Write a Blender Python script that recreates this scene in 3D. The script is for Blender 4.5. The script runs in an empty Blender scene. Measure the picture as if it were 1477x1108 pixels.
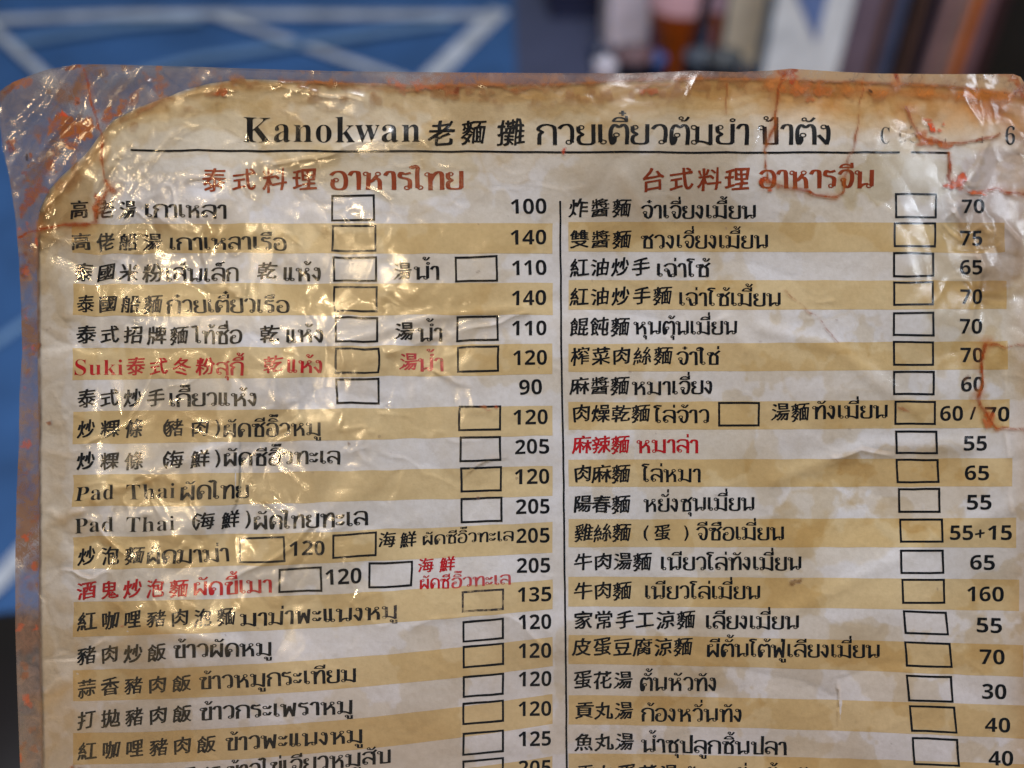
import bpy, math, random
import numpy as np
from mathutils import Vector, Matrix

R = math.radians
random.seed(4)
C = bpy.context.scene.collection
SC = bpy.context.scene

# ------------------------------------------------------------------ camera, world, lamps, exposure
PITCH = 46.0                       # camera looks this far below the horizontal
D = 0.21                           # camera to sheet, metres
K = 0.21 / 1477                    # metres on the sheet per photo pixel
FPX = D / K
ROT = Matrix.Rotation(R(90 - PITCH), 4, 'X')     # sheet frame -> world (sheet centre is the world origin)
GZ = -1.05                         # ground level below the hand-held sheet

def W(x, y, z):
    return ROT @ Vector((x, y, z))

cam = bpy.data.cameras.new('camera')
cam_o = bpy.data.objects.new('camera', cam); C.objects.link(cam_o)
cam_o.location = W(0, 0, D); cam_o.rotation_euler = (R(90 - PITCH), 0, 0)
cam.sensor_width = 36; cam.lens = 36 * FPX / 1477
cam.clip_start = 0.01; cam.clip_end = 200
cam.dof.use_dof = True; cam.dof.focus_distance = D; cam.dof.aperture_fstop = 8.5
SC.camera = cam_o

world = bpy.data.worlds.new('World'); SC.world = world; world.use_nodes = True
wn = world.node_tree; bg = wn.nodes['Background']
sky = wn.nodes.new('ShaderNodeTexSky'); sky.sky_type = 'NISHITA'; sky.sun_disc = False
sky.sun_elevation = R(4); sky.sun_rotation = R(200)
wn.links.new(sky.outputs[0], bg.inputs[0]); bg.inputs[1].default_value = 0.10

def lamp(name, loc, power, color, size, size_y=None):
    l = bpy.data.lights.new(name, 'AREA'); l.energy = power; l.color = color; l.size = size
    if size_y: l.shape = 'RECTANGLE'; l.size_y = size_y
    o = bpy.data.objects.new(name, l); C.objects.link(o)
    p = W(*loc); o.location = p
    o.rotation_euler = (-p).to_track_quat('-Z', 'Y').to_euler()
    return o
# a string of small warm stall bulbs overhead, a cool tube to the right, and two added fills for the paper
for bx, by, bz, pw in ((-0.30, 0.30, 1.05, 1.3), (-0.46, 0.16, 1.10, 1.3), (-0.16, 0.13, 1.00, 1.1), (-0.22, -0.03, 0.95, 1.2), (-0.36, -0.17, 0.95, 1.2), (-0.62, 0.30, 1.15, 1.3), (-0.58, -0.10, 1.0, 1.2)):
    lamp('stall_bulb', (bx, by, bz), pw * 0.27, (1.0, 0.74, 0.42), 0.030)
lamp('stall_tube_lamp', (0.60, 0.24, 1.05), 0.55, (0.80, 0.88, 1.0), 0.03, 0.25)
lamp('added_panel_fill', (0.25, 1.55, 1.9), 50, (0.96, 0.97, 1.0), 0.9)  # added soft lamp, out of view, brightens the paper evenly
lamp('added_far_fill', (0.3, 2.6, 1.6), 55, (0.85, 0.9, 1.0), 0.6)  # added far key with no real source, makes the diffuse light whiter

SC.view_settings.view_transform = 'Standard'; SC.view_settings.look = 'None'
SC.view_settings.exposure = 0.47; SC.view_settings.gamma = 1.0
SC.cycles.use_denoising = True
SC.cycles.transparent_max_bounces = 16
SC.cycles.caustics_reflective = False
SC.cycles.sample_clamp_indirect = 4

# ------------------------------------------------------------------ noise helpers (numpy)
def vnoise(x, y, scale, seed):
    """smooth value noise in -1..1"""
    rs = np.random.RandomState(seed); T = rs.rand(256, 256) * 2 - 1
    u = np.asarray(x) / scale + 37.3; v = np.asarray(y) / scale + 11.7
    iu = np.floor(u).astype(int); iv = np.floor(v).astype(int)
    fu = u - iu; fv = v - iv
    fu = fu * fu * fu * (fu * (fu * 6 - 15) + 10); fv = fv * fv * fv * (fv * (fv * 6 - 15) + 10)
    a = T[iu & 255, iv & 255]; b = T[(iu + 1) & 255, iv & 255]
    c = T[iu & 255, (iv + 1) & 255]; d = T[(iu + 1) & 255, (iv + 1) & 255]
    return (a * (1 - fu) + b * fu) * (1 - fv) + (c * (1 - fu) + d * fu) * fv

def fbm(x, y, scale, seed, n=4):
    s = 0; a = 1; t = 0
    for i in range(n):
        s = s + a * vnoise(x, y, scale / 2 ** i, seed + i * 7); t += a; a *= 0.55
    return s / t

def facets(x, y, scale, seed, slope=1.0):
    """crumpled film: the upper envelope of randomly tilted planes round jittered points"""
    rs = np.random.RandomState(seed); J = rs.rand(64, 64, 4)
    u = x / scale + 20; v = y / scale + 20
    iu = np.floor(u).astype(int); iv = np.floor(v).astype(int)
    best = np.full(np.shape(x), -9.0)
    for di in (-1, 0, 1):
        for dj in (-1, 0, 1):
            a = iu + di; b = iv + dj
            j = J[a & 63, b & 63]
            dx = u - (a + j[..., 0]); dy = v - (b + j[..., 1])
            h = (j[..., 2] - .5) * slope * dx + (j[..., 3] - .5) * slope * dy - (dx * dx + dy * dy) * 0.9
            best = np.maximum(best, h)
    return best

def ss(e0, e1, x):
    t = np.clip((x - e0) / (e1 - e0), 0, 1); return t * t * (3 - 2 * t)

def blob(x, y, cx, cy, rx, ry, ang=0.0):
    c, s = math.cos(ang), math.sin(ang)
    dx, dy = x - cx, y - cy
    return np.exp(-(((dx * c + dy * s) / rx) ** 2 + ((-dx * s + dy * c) / ry) ** 2))

def seg_dist(x, y, pts):
    d = np.full(np.shape(x), 1e9)
    for (ax, ay), (bx, by) in zip(pts[:-1], pts[1:]):
        vx, vy = bx - ax, by - ay
        t = np.clip(((x - ax) * vx + (y - ay) * vy) / (vx * vx + vy * vy + 1e-9), 0, 1)
        d = np.minimum(d, np.hypot(x - ax - t * vx, y - ay - t * vy))
    return d

# sheet relief, in metres; x, y are measured on the photograph's pixel grid laid over the sheet
def relief(x, y):
    x = np.asarray(x, float); y = np.asarray(y, float)
    h = 0.0011 * fbm(x, y, 330, 5, 2)
    h = h - 0.0035 * ss(0, 1, (150 - x) / 220) * ss(0, 1, (y - 150) / 400) - 0.0030 * ss(800, 1200, y) * ss(500, 0, x)
    h = h - 0.0007 * ss(260, 60, y)
    h = h + 0.00020 * fbm(x, y, 90, 21, 2) * (0.35 + 0.65 * crumple(x, y))
    wx = x + 30 * vnoise(x, y, 110, 41); wy = y + 30 * vnoise(x, y, 110, 42)
    h = h + (0.00080 * facets(wx, wy, 170, 43, 1.6) + 0.00024 * facets(wy, wx, 85, 44, 1.5)) * (0.45 + 0.55 * crumple(x, y))
    # long folds
    for pts, a, w in FOLDS:
        h = h + a * np.exp(-(seg_dist(x, y, pts) / w) ** 2)
    return h

FOLDS = [([(380, 232), (640, 190)], 0.00016, 12), ([(480, 495), (620, 455), (760, 440)], 0.00012, 8),
         ([(1100, 470), (1210, 500), (1320, 590)], 0.00012, 12), ([(1120, 690), (1250, 640), (1400, 640)], 0.00013, 12),
         ([(1100, 900), (1260, 820), (1477, 720)], 0.00008, 12), ([(40, 770), (180, 690), (330, 640)], 0.00015, 12),
         ([(60, 1010), (200, 900), (340, 930)], 0.00016, 12), ([(900, 250), (980, 380), (1080, 500)], 0.00010, 14)]

def crumple(x, y):
    m = 0.85 * blob(x, y, 60, 230, 220, 190) + 0.75 * blob(x, y, 330, 380, 280, 170, 0.2) + 0.95 * blob(x, y, 1440, 300, 90, 150)
    m = m + 0.9 * blob(x, y, 280, 790, 300, 130, -0.15) + 0.6 * blob(x, y, 530, 530, 160, 60) + 0.55 * blob(x, y, 420, 130, 400, 50)
    m = m + 0.7 * blob(x, y, 70, 560, 70, 500) + 0.35 * blob(x, y, 1200, 160, 300, 60)
    return np.clip(m, 0, 1)

def at(px, py, lift=0.0):
    """point of the curved sheet that shows at this place of the photograph (sheet frame)"""
    z = float(relief(px, py)) + lift
    s = (D - z) / D
    return ((px - 738.5) * K * s, (554 - py) * K * s, z)

def at_np(x, y, z):
    s = (D - z) / D
    return np.stack([(x - 738.5) * K * s, (554 - y) * K * s, z], -1)

# ------------------------------------------------------------------ objects and materials
def tag(o, label=None, cat=None, group=None, kind=None):
    if label: o['label'] = label
    if cat: o['category'] = cat
    if group: o['group'] = group
    if kind: o['kind'] = kind
    return o

def empty(name, loc=(0, 0, 0), rot=(0, 0, 0)):
    o = bpy.data.objects.new(name, None); o.empty_display_size = 0.05
    C.objects.link(o); o.location = loc; o.rotation_euler = rot; return o

def mesh_obj(name, verts, faces, mat, parent=None, smooth=False):
    me = bpy.data.meshes.new(name); me.from_pydata([tuple(v) for v in verts], [], faces); me.update()
    if mat: me.materials.append(mat)
    if smooth: me.polygons.foreach_set('use_smooth', [True] * len(me.polygons))
    o = bpy.data.objects.new(name, me); C.objects.link(o); o.parent = parent
    return o

def srgb(r, g, b):
    f = lambda c: (c / 255 / 12.92) if c <= 10 else ((c / 255 + 0.055) / 1.055) ** 2.4
    return (f(r), f(g), f(b), 1)

class NT:
    def __init__(s, name):
        s.m = bpy.data.materials.new(name); s.m.use_nodes = True; s.t = s.m.node_tree; s.n = s.t.nodes; s.n.clear()
        s.out = s.n.new('ShaderNodeOutputMaterial')
    def new(s, typ, **kw):
        n = s.n.new(typ)
        for k, v in kw.items(): setattr(n, k, v)
        return n
    def link(s, a, b): s.t.links.new(a, b)
    def noise(s, scale, detail=4, rough=0.55, dist=0.0, vec=None):
        n = s.new('ShaderNodeTexNoise'); n.inputs['Scale'].default_value = scale; n.inputs['Detail'].default_value = detail
        n.inputs['Roughness'].default_value = rough; n.inputs['Distortion'].default_value = dist
        tc = s.new('ShaderNodeTexCoord'); s.link(vec or tc.outputs['Object'], n.inputs['Vector']); return n
    def ramp(s, fac, stops):
        r = s.new('ShaderNodeValToRGB'); e = r.color_ramp.elements
        e[0].position, e[0].color = stops[0]; e[1].position, e[1].color = stops[-1]
        for p, c in stops[1:-1]:
            q = e.new(p); q.color = c
        s.link(fac, r.inputs[0]); return r
    def mix(s, fac, a, b, mode='MIX'):
        m = s.new('ShaderNodeMix', data_type='RGBA', blend_type=mode)
        for v, i in ((fac, 0), (a, 6), (b, 7)):
            if hasattr(v, 'links'): s.link(v, m.inputs[i])
            else: m.inputs[i].default_value = v
        return m.outputs[2]
    def bump(s, h, strength, dist, normal=None):
        b = s.new('ShaderNodeBump'); b.inputs['Strength'].default_value = strength; b.inputs['Distance'].default_value = dist
        s.link(h, b.inputs['Height'])
        if normal: s.link(normal, b.inputs['Normal'])
        return b.outputs[0]

def paper_mat(name, col, strength=1.0):
    t = NT(name)
    base = t.noise(26, 5, 0.6, 0.6)
    fib = t.noise(900, 3, 0.7)
    c1 = t.ramp(base.outputs[0], [(0.34, (0.92, 0.88, 0.81, 1)), (0.48, (0.97, 0.96, 0.93, 1)), (0.62, (1, 1, 1, 1))])
    c2 = t.ramp(fib.outputs[0], [(0.3, (0.90, 0.89, 0.87, 1)), (0.65, (1, 1, 1, 1))])
    c = t.mix(1.0, col, c1.outputs[0], 'MULTIPLY'); c = t.mix(1.0, c, c2.outputs[0], 'MULTIPLY')
    p = t.new('ShaderNodeBsdfPrincipled'); t.link(c, p.inputs['Base Color']); p.inputs['Roughness'].default_value = 0.75
    cr = t.noise(45, 3, 0.5, 0.6); rd = t.ramp(cr.outputs[0], [(0.40, (0, 0, 0, 1)), (0.50, (1, 1, 1, 1)), (0.60, (0, 0, 0, 1))])
    t.link(t.bump(fib.outputs[0], 0.25, 0.0003, t.bump(cr.outputs[0], 0.22, 0.0012)), p.inputs['Normal'])
    t.link(p.outputs[0], t.out.inputs[0]); return t.m

def ink_mat(name, col, worn=0.0, wornscale=700):
    t = NT(name)
    n = t.noise(500, 3, 0.6)
    c = t.mix(t.ramp(n.outputs[0], [(0.35, (0, 0, 0, 1)), (0.75, (1, 1, 1, 1))]).outputs[0], col, tuple(min(1, v * 1.35 + 0.003) for v in col[:3]) + (1,))
    p = t.new('ShaderNodeBsdfPrincipled'); t.link(c, p.inputs['Base Color']); p.inputs['Roughness'].default_value = 0.55
    p.inputs['Specular IOR Level'].default_value = 0.05
    if worn > 0:
        tr = t.new('ShaderNodeBsdfTransparent'); mx = t.new('ShaderNodeMixShader')
        w = t.noise(wornscale, 4, 0.7)
        r = t.ramp(w.outputs[0], [(0.62 - worn * 0.45, (0, 0, 0, 1)), (0.78 - worn * 0.3, (1, 1, 1, 1))])
        m = t.new('ShaderNodeMath', operation='MULTIPLY'); t.link(r.outputs[0], m.inputs[0]); m.inputs[1].default_value = min(1, worn + 0.35)
        t.link(m.outputs[0], mx.inputs[0]); t.link(p.outputs[0], mx.inputs[1]); t.link(tr.outputs[0], mx.inputs[2]); t.link(mx.outputs[0], t.out.inputs[0])
    else: t.link(p.outputs[0], t.out.inputs[0])
    return t.m

M_PAPER = paper_mat('aged_paper', (0.64, 0.645, 0.72, 1))
M_BAND = paper_mat('tan_print', (0.60, 0.48, 0.285, 1))
M_BLACK = ink_mat('black_ink', (0.002, 0.0015, 0.003, 1))
M_BLACKW = ink_mat('worn_black_ink', (0.03, 0.025, 0.03, 1), 0.45)
M_RED = ink_mat('red_ink', (0.36, 0.004, 0.010, 1))
M_REDW = ink_mat('worn_red_ink', (0.42, 0.05, 0.06, 1), 0.3)
M_BROWN = ink_mat('russet_ink', (0.23, 0.036, 0.008, 1))

def film_mat(name, front=True):
    t = NT(name)
    tint = t.new('ShaderNodeAttribute', attribute_name='tint'); dirt = t.new('ShaderNodeAttribute', attribute_name='dirt')
    wr = t.new('ShaderNodeAttribute', attribute_name='wrinkle')
    tr = t.new('ShaderNodeBsdfTransparent'); t.link(tint.outputs['Color'], tr.inputs[0])
    df = t.new('ShaderNodeBsdfDiffuse'); t.link(dirt.outputs['Color'], df.inputs[0])
    m1 = t.new('ShaderNodeMixShader')
    grain = t.noise(420, 5, 0.7, 1.0)
    gr = t.ramp(grain.outputs[0], [(0.30, (0.55, 0.55, 0.55, 1)), (0.62, (1.25, 1.25, 1.25, 1))])
    ml = t.new('ShaderNodeMath', operation='MULTIPLY', use_clamp=True); t.link(dirt.outputs['Alpha'], ml.inputs[0]); t.link(gr.outputs[0], ml.inputs[1])
    t.link(ml.outputs[0], m1.inputs[0]); t.link(tr.outputs[0], m1.inputs[1]); t.link(df.outputs[0], m1.inputs[2])
    gl = t.new('ShaderNodeBsdfGlossy'); gl.inputs['Color'].default_value = (1, 1, 1, 1)
    sc = t.noise(60, 3, 0.6)
    rg = t.ramp(sc.outputs[0], [(0.35, (0.085, 0.085, 0.085, 1)), (0.65, (0.19, 0.19, 0.19, 1))]); t.link(rg.outputs[0], gl.inputs['Roughness'])
    fr = t.new('ShaderNodeFresnel'); fr.inputs['IOR'].default_value = 1.5
    n1 = t.noise(210, 3, 0.5, 0.8); n2 = t.noise(50, 2, 0.45, 1.2)
    b2 = t.new('ShaderNodeBump'); b2.inputs['Distance'].default_value = 0.0010; t.link(n2.outputs[0], b2.inputs['Height']); t.link(wr.outputs['Fac'], b2.inputs['Strength'])
    b1 = t.new('ShaderNodeBump'); b1.inputs['Distance'].default_value = 0.00012; t.link(n1.outputs[0], b1.inputs['Height']); t.link(wr.outputs['Fac'], b1.inputs['Strength']); t.link(b2.outputs[0], b1.inputs['Normal'])
    t.link(b1.outputs[0], gl.inputs['Normal']); t.link(b1.outputs[0], fr.inputs['Normal'])
    m2 = t.new('ShaderNodeMixShader'); t.link(fr.outputs[0], m2.inputs[0]); t.link(m1.outputs[0], m2.inputs[1]); t.link(gl.outputs[0], m2.inputs[2])
    t.link(m2.outputs[0], t.out.inputs[0]); return t.m
M_FILM = film_mat('lamination_plastic')

# ------------------------------------------------------------------ glyphs
def text_mesh(body, offset=0.0):
    cu = bpy.data.curves.new('glyph', 'FONT'); cu.body = body; cu.offset = offset; cu.resolution_u = 4
    if len(body) > 1 and offset < -0.005: cu.space_character = 1.06
    ob = bpy.data.objects.new('glyph', cu)
    me = bpy.data.meshes.new_from_object(ob)
    n = len(me.vertices); co = np.zeros(n * 3); me.vertices.foreach_get('co', co); co = co.reshape(-1, 3)[:, :2].copy()
    faces = [tuple(p.vertices) for p in me.polygons]
    bpy.data.objects.remove(ob); bpy.data.curves.remove(cu); bpy.data.meshes.remove(me)
    return co, faces
_cache = {}
def glyphs(body, offset):
    k = (body, offset)
    if k not in _cache: _cache[k] = text_mesh(body, offset)
    return _cache[k]

def serif(s):
    return ''.join(chr(0x1D400 + ord(c) - 65) if 'A' <= c <= 'Z' else chr(0x1D41A + ord(c) - 97) if 'a' <= c <= 'z' else chr(0x1D7CE + int(c)) if c.isdigit() else c for c in s)
def sansb(s):
    return ''.join(chr(0x1D7EC + int(c)) if c.isdigit() else c for c in s)

# Thai letters drawn as pen strokes: 'o x y' is a head loop, otherwise a stroke through points (percent of body height)
TH = {
 'ก': (64, '10,0 10,48 20,60 5,74 14,92 34,100 56,92 62,72 62,0'),
 'ข': (60, 'o16,84;24,92 34,92 34,80 24,66 22,50 22,3;22,3 57,3;57,3 57,100'),
 'ง': (46, 'o20,88;30,92 35,70 34,30 28,2;28,2 4,44'),
 'จ': (56, 'o20,44;5,80 18,97 38,99 52,84 54,50 48,14 36,2 24,14 22,32'),
 'ฉ': (62, 'o13,52;o46,12;5,82 18,97 40,99 56,84 57,50 57,14;22,48 26,20 30,3 38,6'),
 'ช': (64, 'o14,84;22,92 32,92 32,80 22,66 20,50 20,3;20,3 56,3;56,3 56,62 46,78 66,104'),
 'ซ': (66, 'o12,84;20,92 26,84 33,94 34,80 24,64 22,50 22,3;22,3 58,3;58,3 58,62 48,78 68,104'),
 'ด': (64, 'o26,46;20,36 20,16 12,0 7,30 8,70 20,94 36,100 54,92 62,70 62,0'),
 'ต': (64, 'o26,46;20,36 20,16 12,0 7,30 8,74 20,98 35,86 50,99 62,76 62,0'),
 'ท': (68, 'o11,86;21,88 21,0;21,45 32,78 50,99 63,82 64,0'),
 'น': (74, 'o10,88;20,90 20,0;20,4 34,20 50,24;o57,12;67,14 67,100'),
 'ม': (74, 'o10,88;o12,12;22,90 22,14;22,18 44,14 67,0;67,0 67,100'),
 'บ': (64, 'o11,86;21,88 21,3;21,3 60,3;60,3 60,100'),
 'ป': (64, 'o11,86;21,88 21,3;21,3 60,3;60,3 60,138'),
 'ผ': (70, 'o25,86;12,88 11,0;11,0 36,46;36,46 61,0;61,0 62,100'),
 'ฝ': (70, 'o25,86;12,88 11,0;11,0 36,46;36,46 61,0;61,0 62,138'),
 'พ': (76, 'o9,86;19,88 22,0;22,0 42,74;42,74 62,0;62,0 68,100'),
 'ฟ': (76, 'o9,86;19,88 22,0;22,0 42,74;42,74 62,0;62,0 68,138'),
 'ย': (62, 'o17,86;8,88 9,64 22,50 10,38 9,14 20,2 50,2 58,14;58,10 58,100'),
 'ร': (50, 'o32,11;42,12 43,48 34,62 8,72 12,96 26,90 44,96'),
 'ล': (64, 'o18,14;9,18 8,42 22,56 40,50 60,30;6,82 18,97 44,99 60,84 60,0'),
 'ว': (52, 'o36,11;5,82 16,97 34,100 46,84 48,50 46,12'),
 'ห': (72, 'o11,86;21,88 21,0;21,36 36,48 50,72;o56,86;46,62 62,48 64,0'),
 'อ': (62, 'o22,52;12,52 8,24 18,3 44,2 56,20 59,66 46,96 20,98 6,82'),
 'ส': (66, 'o18,14;9,18 8,42 22,56 40,50 60,30;6,82 18,97 44,97 58,80 60,0;48,84 68,108'),
 'ค': (64, 'o28,46;20,44 20,16 12,0 7,30 8,70 20,94 36,100 54,92 62,70 62,0'),
 'ะ': (42, 'o10,74;18,68 28,66 37,84;o10,24;18,18 28,16 37,34'),
 'า': (40, '4,80 12,96 26,98 34,84 35,0'),
 'เ': (28, 'o20,12;10,14 10,100'),
 'แ': (54, 'o20,12;10,14 10,100;o46,12;36,14 36,100'),
 'โ': (34, 'o22,12;12,14 12,98 22,114 2,124 10,136 34,134'),
 'ไ': (30, 'o22,12;12,14 12,104 14,124 4,136 -4,124 -12,132'),
 'ใ': (30, 'o22,12;12,14 12,100 18,120 8,134 -6,128;o-3,120'),
 'ั': (0, 'o-38,122;-30,114 -18,113 -6,130'),
 'ิ': (0, '-52,112 -44,126 -28,131 -12,124 -6,112;-52,112 -6,112'),
 'ี': (0, '-52,112 -44,126 -28,131 -12,124 -6,112;-52,112 -6,112;-6,112 -6,138'),
 'ึ': (0, '-52,112 -44,126 -28,131 -12,124 -6,112;-52,112 -6,112;o-8,130'),
 'ื': (0, '-52,112 -44,126 -28,131 -12,124 -6,112;-52,112 -6,112;-6,112 -6,138;-17,124 -17,138'),
 '็': (0, 'o-26,118;-40,114 -44,126 -32,134 -20,130 -4,140'),
 '่': (0, '-8,118 -8,138'),
 '้': (0, 'o-27,132;-26,118 -14,118 -2,136'),
 '๊': (0, 'o-40,128;-34,118 -30,134 -22,120 -16,134 -10,118 -6,136'),
 '๋': (0, '-28,127 -8,127;-18,117 -18,137'),
 'ุ': (0, 'o-14,-18;-7,-16 -7,-40'),
 'ู': (0, 'o-30,-18;-23,-16 -23,-38;-23,-38 -6,-38;-6,-38 -6,-14'),
}
UPPER = 'ัิีึื็'; TONE = '่้๊๋'
def catmull(p, n=4):
    if len(p) < 3: return p
    P = [p[0]] + p + [p[-1]]; out = []
    for i in range(1, len(P) - 2):
        for k in range(n):
            t = k / n
            out.append(tuple(0.5 * (2 * P[i][a] + (P[i + 1][a] - P[i - 1][a]) * t + (2 * P[i - 1][a] - 5 * P[i][a] + 4 * P[i + 1][a] - P[i + 2][a]) * t * t
                                    + (3 * P[i][a] - P[i - 1][a] - 3 * P[i + 1][a] + P[i + 2][a]) * t ** 3) for a in (0, 1)))
    out.append(p[-1]); return out

def stroke(V, F, pts, wv, wh, closed=False):
    """ribbon along pts; pen is wide (wv) on verticals, narrow (wh) on horizontals"""
    n = len(pts); b = len(V)
    for i, (x, y) in enumerate(pts):
        x0, y0 = pts[(i - 1) % n] if (closed or i > 0) else pts[0]
        x1, y1 = pts[(i + 1) % n] if (closed or i < n - 1) else pts[-1]
        dx, dy = x1 - x0, y1 - y0; l = math.hypot(dx, dy) or 1; dx /= l; dy /= l
        w = (wv * abs(dy) ** 1.3 + wh * (1 - abs(dy) ** 1.3)) / 2
        ex = 0
        if not closed and i in (0, n - 1): ex = (-1 if i == 0 else 1) * wh * 0.35
        V.append((x - dy * w + dx * ex, y + dx * w + dy * ex)); V.append((x + dy * w + dx * ex, y - dx * w + dy * ex))
    m = n if closed else n - 1
    for i in range(m):
        a = b + 2 * i; c = b + 2 * ((i + 1) % n); F.append((a, a + 1, c + 1, c))

def thai(s, wv=14, wh=8):
    V = []; F = []; Z = []; x = 0.0; lvl = 0
    def put(ch, ox, oy, sc=1.0):
        nonlocal x
        for st in TH[ch][1].split(';'):
            n0 = len(V)
            if st[0] == 'o':
                cx, cy = map(float, st[1:].split(','))
                r = 9.5 if TH[ch][0] else 7.0
                stroke(V, F, [(ox + cx + r * math.cos(a), oy + cy + r * 1.05 * math.sin(a)) for a in [k * math.pi / 5 for k in range(10)]], wh * 0.62, wh * 0.62, True)
            else:
                pts = [tuple(map(float, q.split(','))) for q in st.split()]
                pts = catmull(pts, 4)
                k = 1.0 if TH[ch][0] else 0.72
                stroke(V, F, [(ox + a, oy + b) for a, b in pts], wv * k, wh * k * 1.1)
            Z.extend([len(Z) % 5] * (len(V) - n0))
    prev = ''
    for i, ch in enumerate(s):
        if ch == ' ': x += 30; prev = ' '; continue
        if ch == 'ำ':
            put('า', x, 0)
            stroke(V, F, [(x - 13 + 7 * math.cos(a), 122 + 7 * math.sin(a)) for a in [k * math.pi / 5 for k in range(10)]], wh * .72, wh * .72, True)
            Z.extend([3] * 20); x += TH['า'][0] + 6; prev = ch; continue
        if TH[ch][0] == 0:
            shift = -14 if base in 'ปฝฟ' and ch not in 'ุู' else 0
            up = 0
            if ch in TONE and (lvl > 0 or (i + 1 < len(s) and s[i + 1] == 'ำ')): up = 27
            put(ch, x - 5 + shift, up + (4 if ch not in 'ุู' else 0))
            if ch in UPPER: lvl = 1
            continue
        base = ch; lvl = 0
        put(ch, x, 0); x += TH[ch][0] + 9
    return np.array(V), F, np.array(Z, float), x - 9

# ------------------------------------------------------------------ printed pieces
LIFT_BAND, LIFT_INK = 0.00006, 0.00013
menu = empty('laminated_menu', (0, 0, 0), (R(90 - PITCH), 0, 0))
tag(menu, 'stained and crumpled laminated paper menu with Chinese and Thai dish names, tick boxes and prices', 'menu')

def conform(name, xy, faces, mat, lift=LIFT_INK, parent=None, zoff=None):
    x, y = xy[:, 0], xy[:, 1]
    cw = 0.35 + crumple(x, y); x, y = x + 1.5 * cw * vnoise(x, y, 30, 120), y + 1.5 * cw * vnoise(x, y, 30, 121)      # the creased paper carries its print with it
    z = relief(x, y) + lift
    if zoff is not None: z = z + zoff
    return mesh_obj(name, at_np(x, y, z), faces, mat, parent or menu)

def put_text(segs, name='lettering', mat=None):
    """segs: (kind, string, x0, x1, y at x0, y at x1, height px); one mesh per line of print"""
    AV = []; AF = []; AZ = []; n = 0
    for kind, s, x0, x1, y0, y1, h in segs:
        if kind == 'th':
            V, F, Z, w = thai(s, *(THPEN))
            u = V[:, 0] / w; v = V[:, 1] / 100 * h
            px = x0 + u * (x1 - x0); py = y0 + (y1 - y0) * u - v
            parts = [(px, py, F, Z * 0.0000035)]
        elif kind in ('la', 'nu'):
            co, F = glyphs(serif(s) if kind == 'la' else sansb(s), -0.007 if kind == 'la' else -0.002)
            mn = co[:, 0].min(); mx = co[:, 0].max()
            ref, _ = glyphs(serif('H') if kind == 'la' else sansb('0'), -0.007 if kind == 'la' else -0.002)
            u = (co[:, 0] - mn) / (mx - mn); v = co[:, 1] / ref[:, 1].max() * h
            parts = [(x0 + u * (x1 - x0), y0 + (y1 - y0) * u - v, F, None)]
        else:   # Chinese: one cell per character, slightly hand drawn
            parts = []; m = len(s)
            if m > 1: adv = (x1 - x0 - h * 0.97) / (m - 1)
            else: adv = 0
            for i, ch in enumerate(s):
                co, F = glyphs(ch, 0.0)
                if not len(co): continue
                q = co.copy(); sd = (ord(ch) * 7) % 97
                cx, cy = 0.5 * (q[:, 0].min() + q[:, 0].max()), 0.5 * (q[:, 1].min() + q[:, 1].max())
                e = 0.9 * max(q[:, 0].max() - q[:, 0].min(), q[:, 1].max() - q[:, 1].min(), 0.8)
                a = (q[:, 0] - cx) / 0.95; b = (q[:, 1] - cy) / 0.95
                a2 = a + 0.042 * vnoise(a, b, 0.28, sd) + 0.012 * vnoise(a, b, 0.1, sd + 5) + 0.05 * b
                b2 = b + 0.042 * vnoise(a, b, 0.28, sd + 1) + 0.012 * vnoise(a, b, 0.1, sd + 6) + 0.09 * a - 0.05 * a * a
                r = random.uniform(-0.03, 0.03)
                a3 = a2 * math.cos(r) - b2 * math.sin(r); b3 = a2 * math.sin(r) + b2 * math.cos(r)
                px = x0 + h * 0.485 + adv * i + a3 * h * 0.94
                f = (px - x0) / max(1, x1 - x0)
                py = y0 + (y1 - y0) * f - h * 0.5 - b3 * h * 0.93
                e = (0.74 if kind == 'cn' else 0.64) * h * (0.8 if len(F) > 170 else 1.0)
                for k, (ox, oy) in enumerate(((-.036, -.008), (-.012, .013), (.012, -.013), (.036, .008))):
                    parts.append((px + ox * e, py + oy * e, F, np.full(len(px), k * 0.0000035)))
        for px, py, F, Z in parts:
            AV.append(np.stack([px, py], -1)); AF += [tuple(i + n for i in f) for f in F]
            AZ.append(np.zeros(len(px)) if Z is None else Z); n += len(px)
    return conform(name, np.concatenate(AV), AF, mat or M_BLACK, LIFT_INK, None, np.concatenate(AZ))
THPEN = (16, 10)

def line_strip(pts, w, seg=24):
    """thin printed rule along pts, as flat quads"""
    V = []; F = []
    for (ax, ay), (bx, by) in zip(pts[:-1], pts[1:]):
        l = math.hypot(bx - ax, by - ay); n = max(1, int(l / seg)); dx, dy = (bx - ax) / l, (by - ay) / l
        b = len(V)
        for i in range(n + 1):
            t = i / n; x = ax + (bx - ax) * t; y = ay + (by - ay) * t
            V.append((x - dy * w / 2, y + dx * w / 2)); V.append((x + dy * w / 2, y - dx * w / 2))
        for i in range(n): F.append((b + 2 * i, b + 2 * i + 1, b + 2 * i + 3, b + 2 * i + 2))
    return V, F

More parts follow.
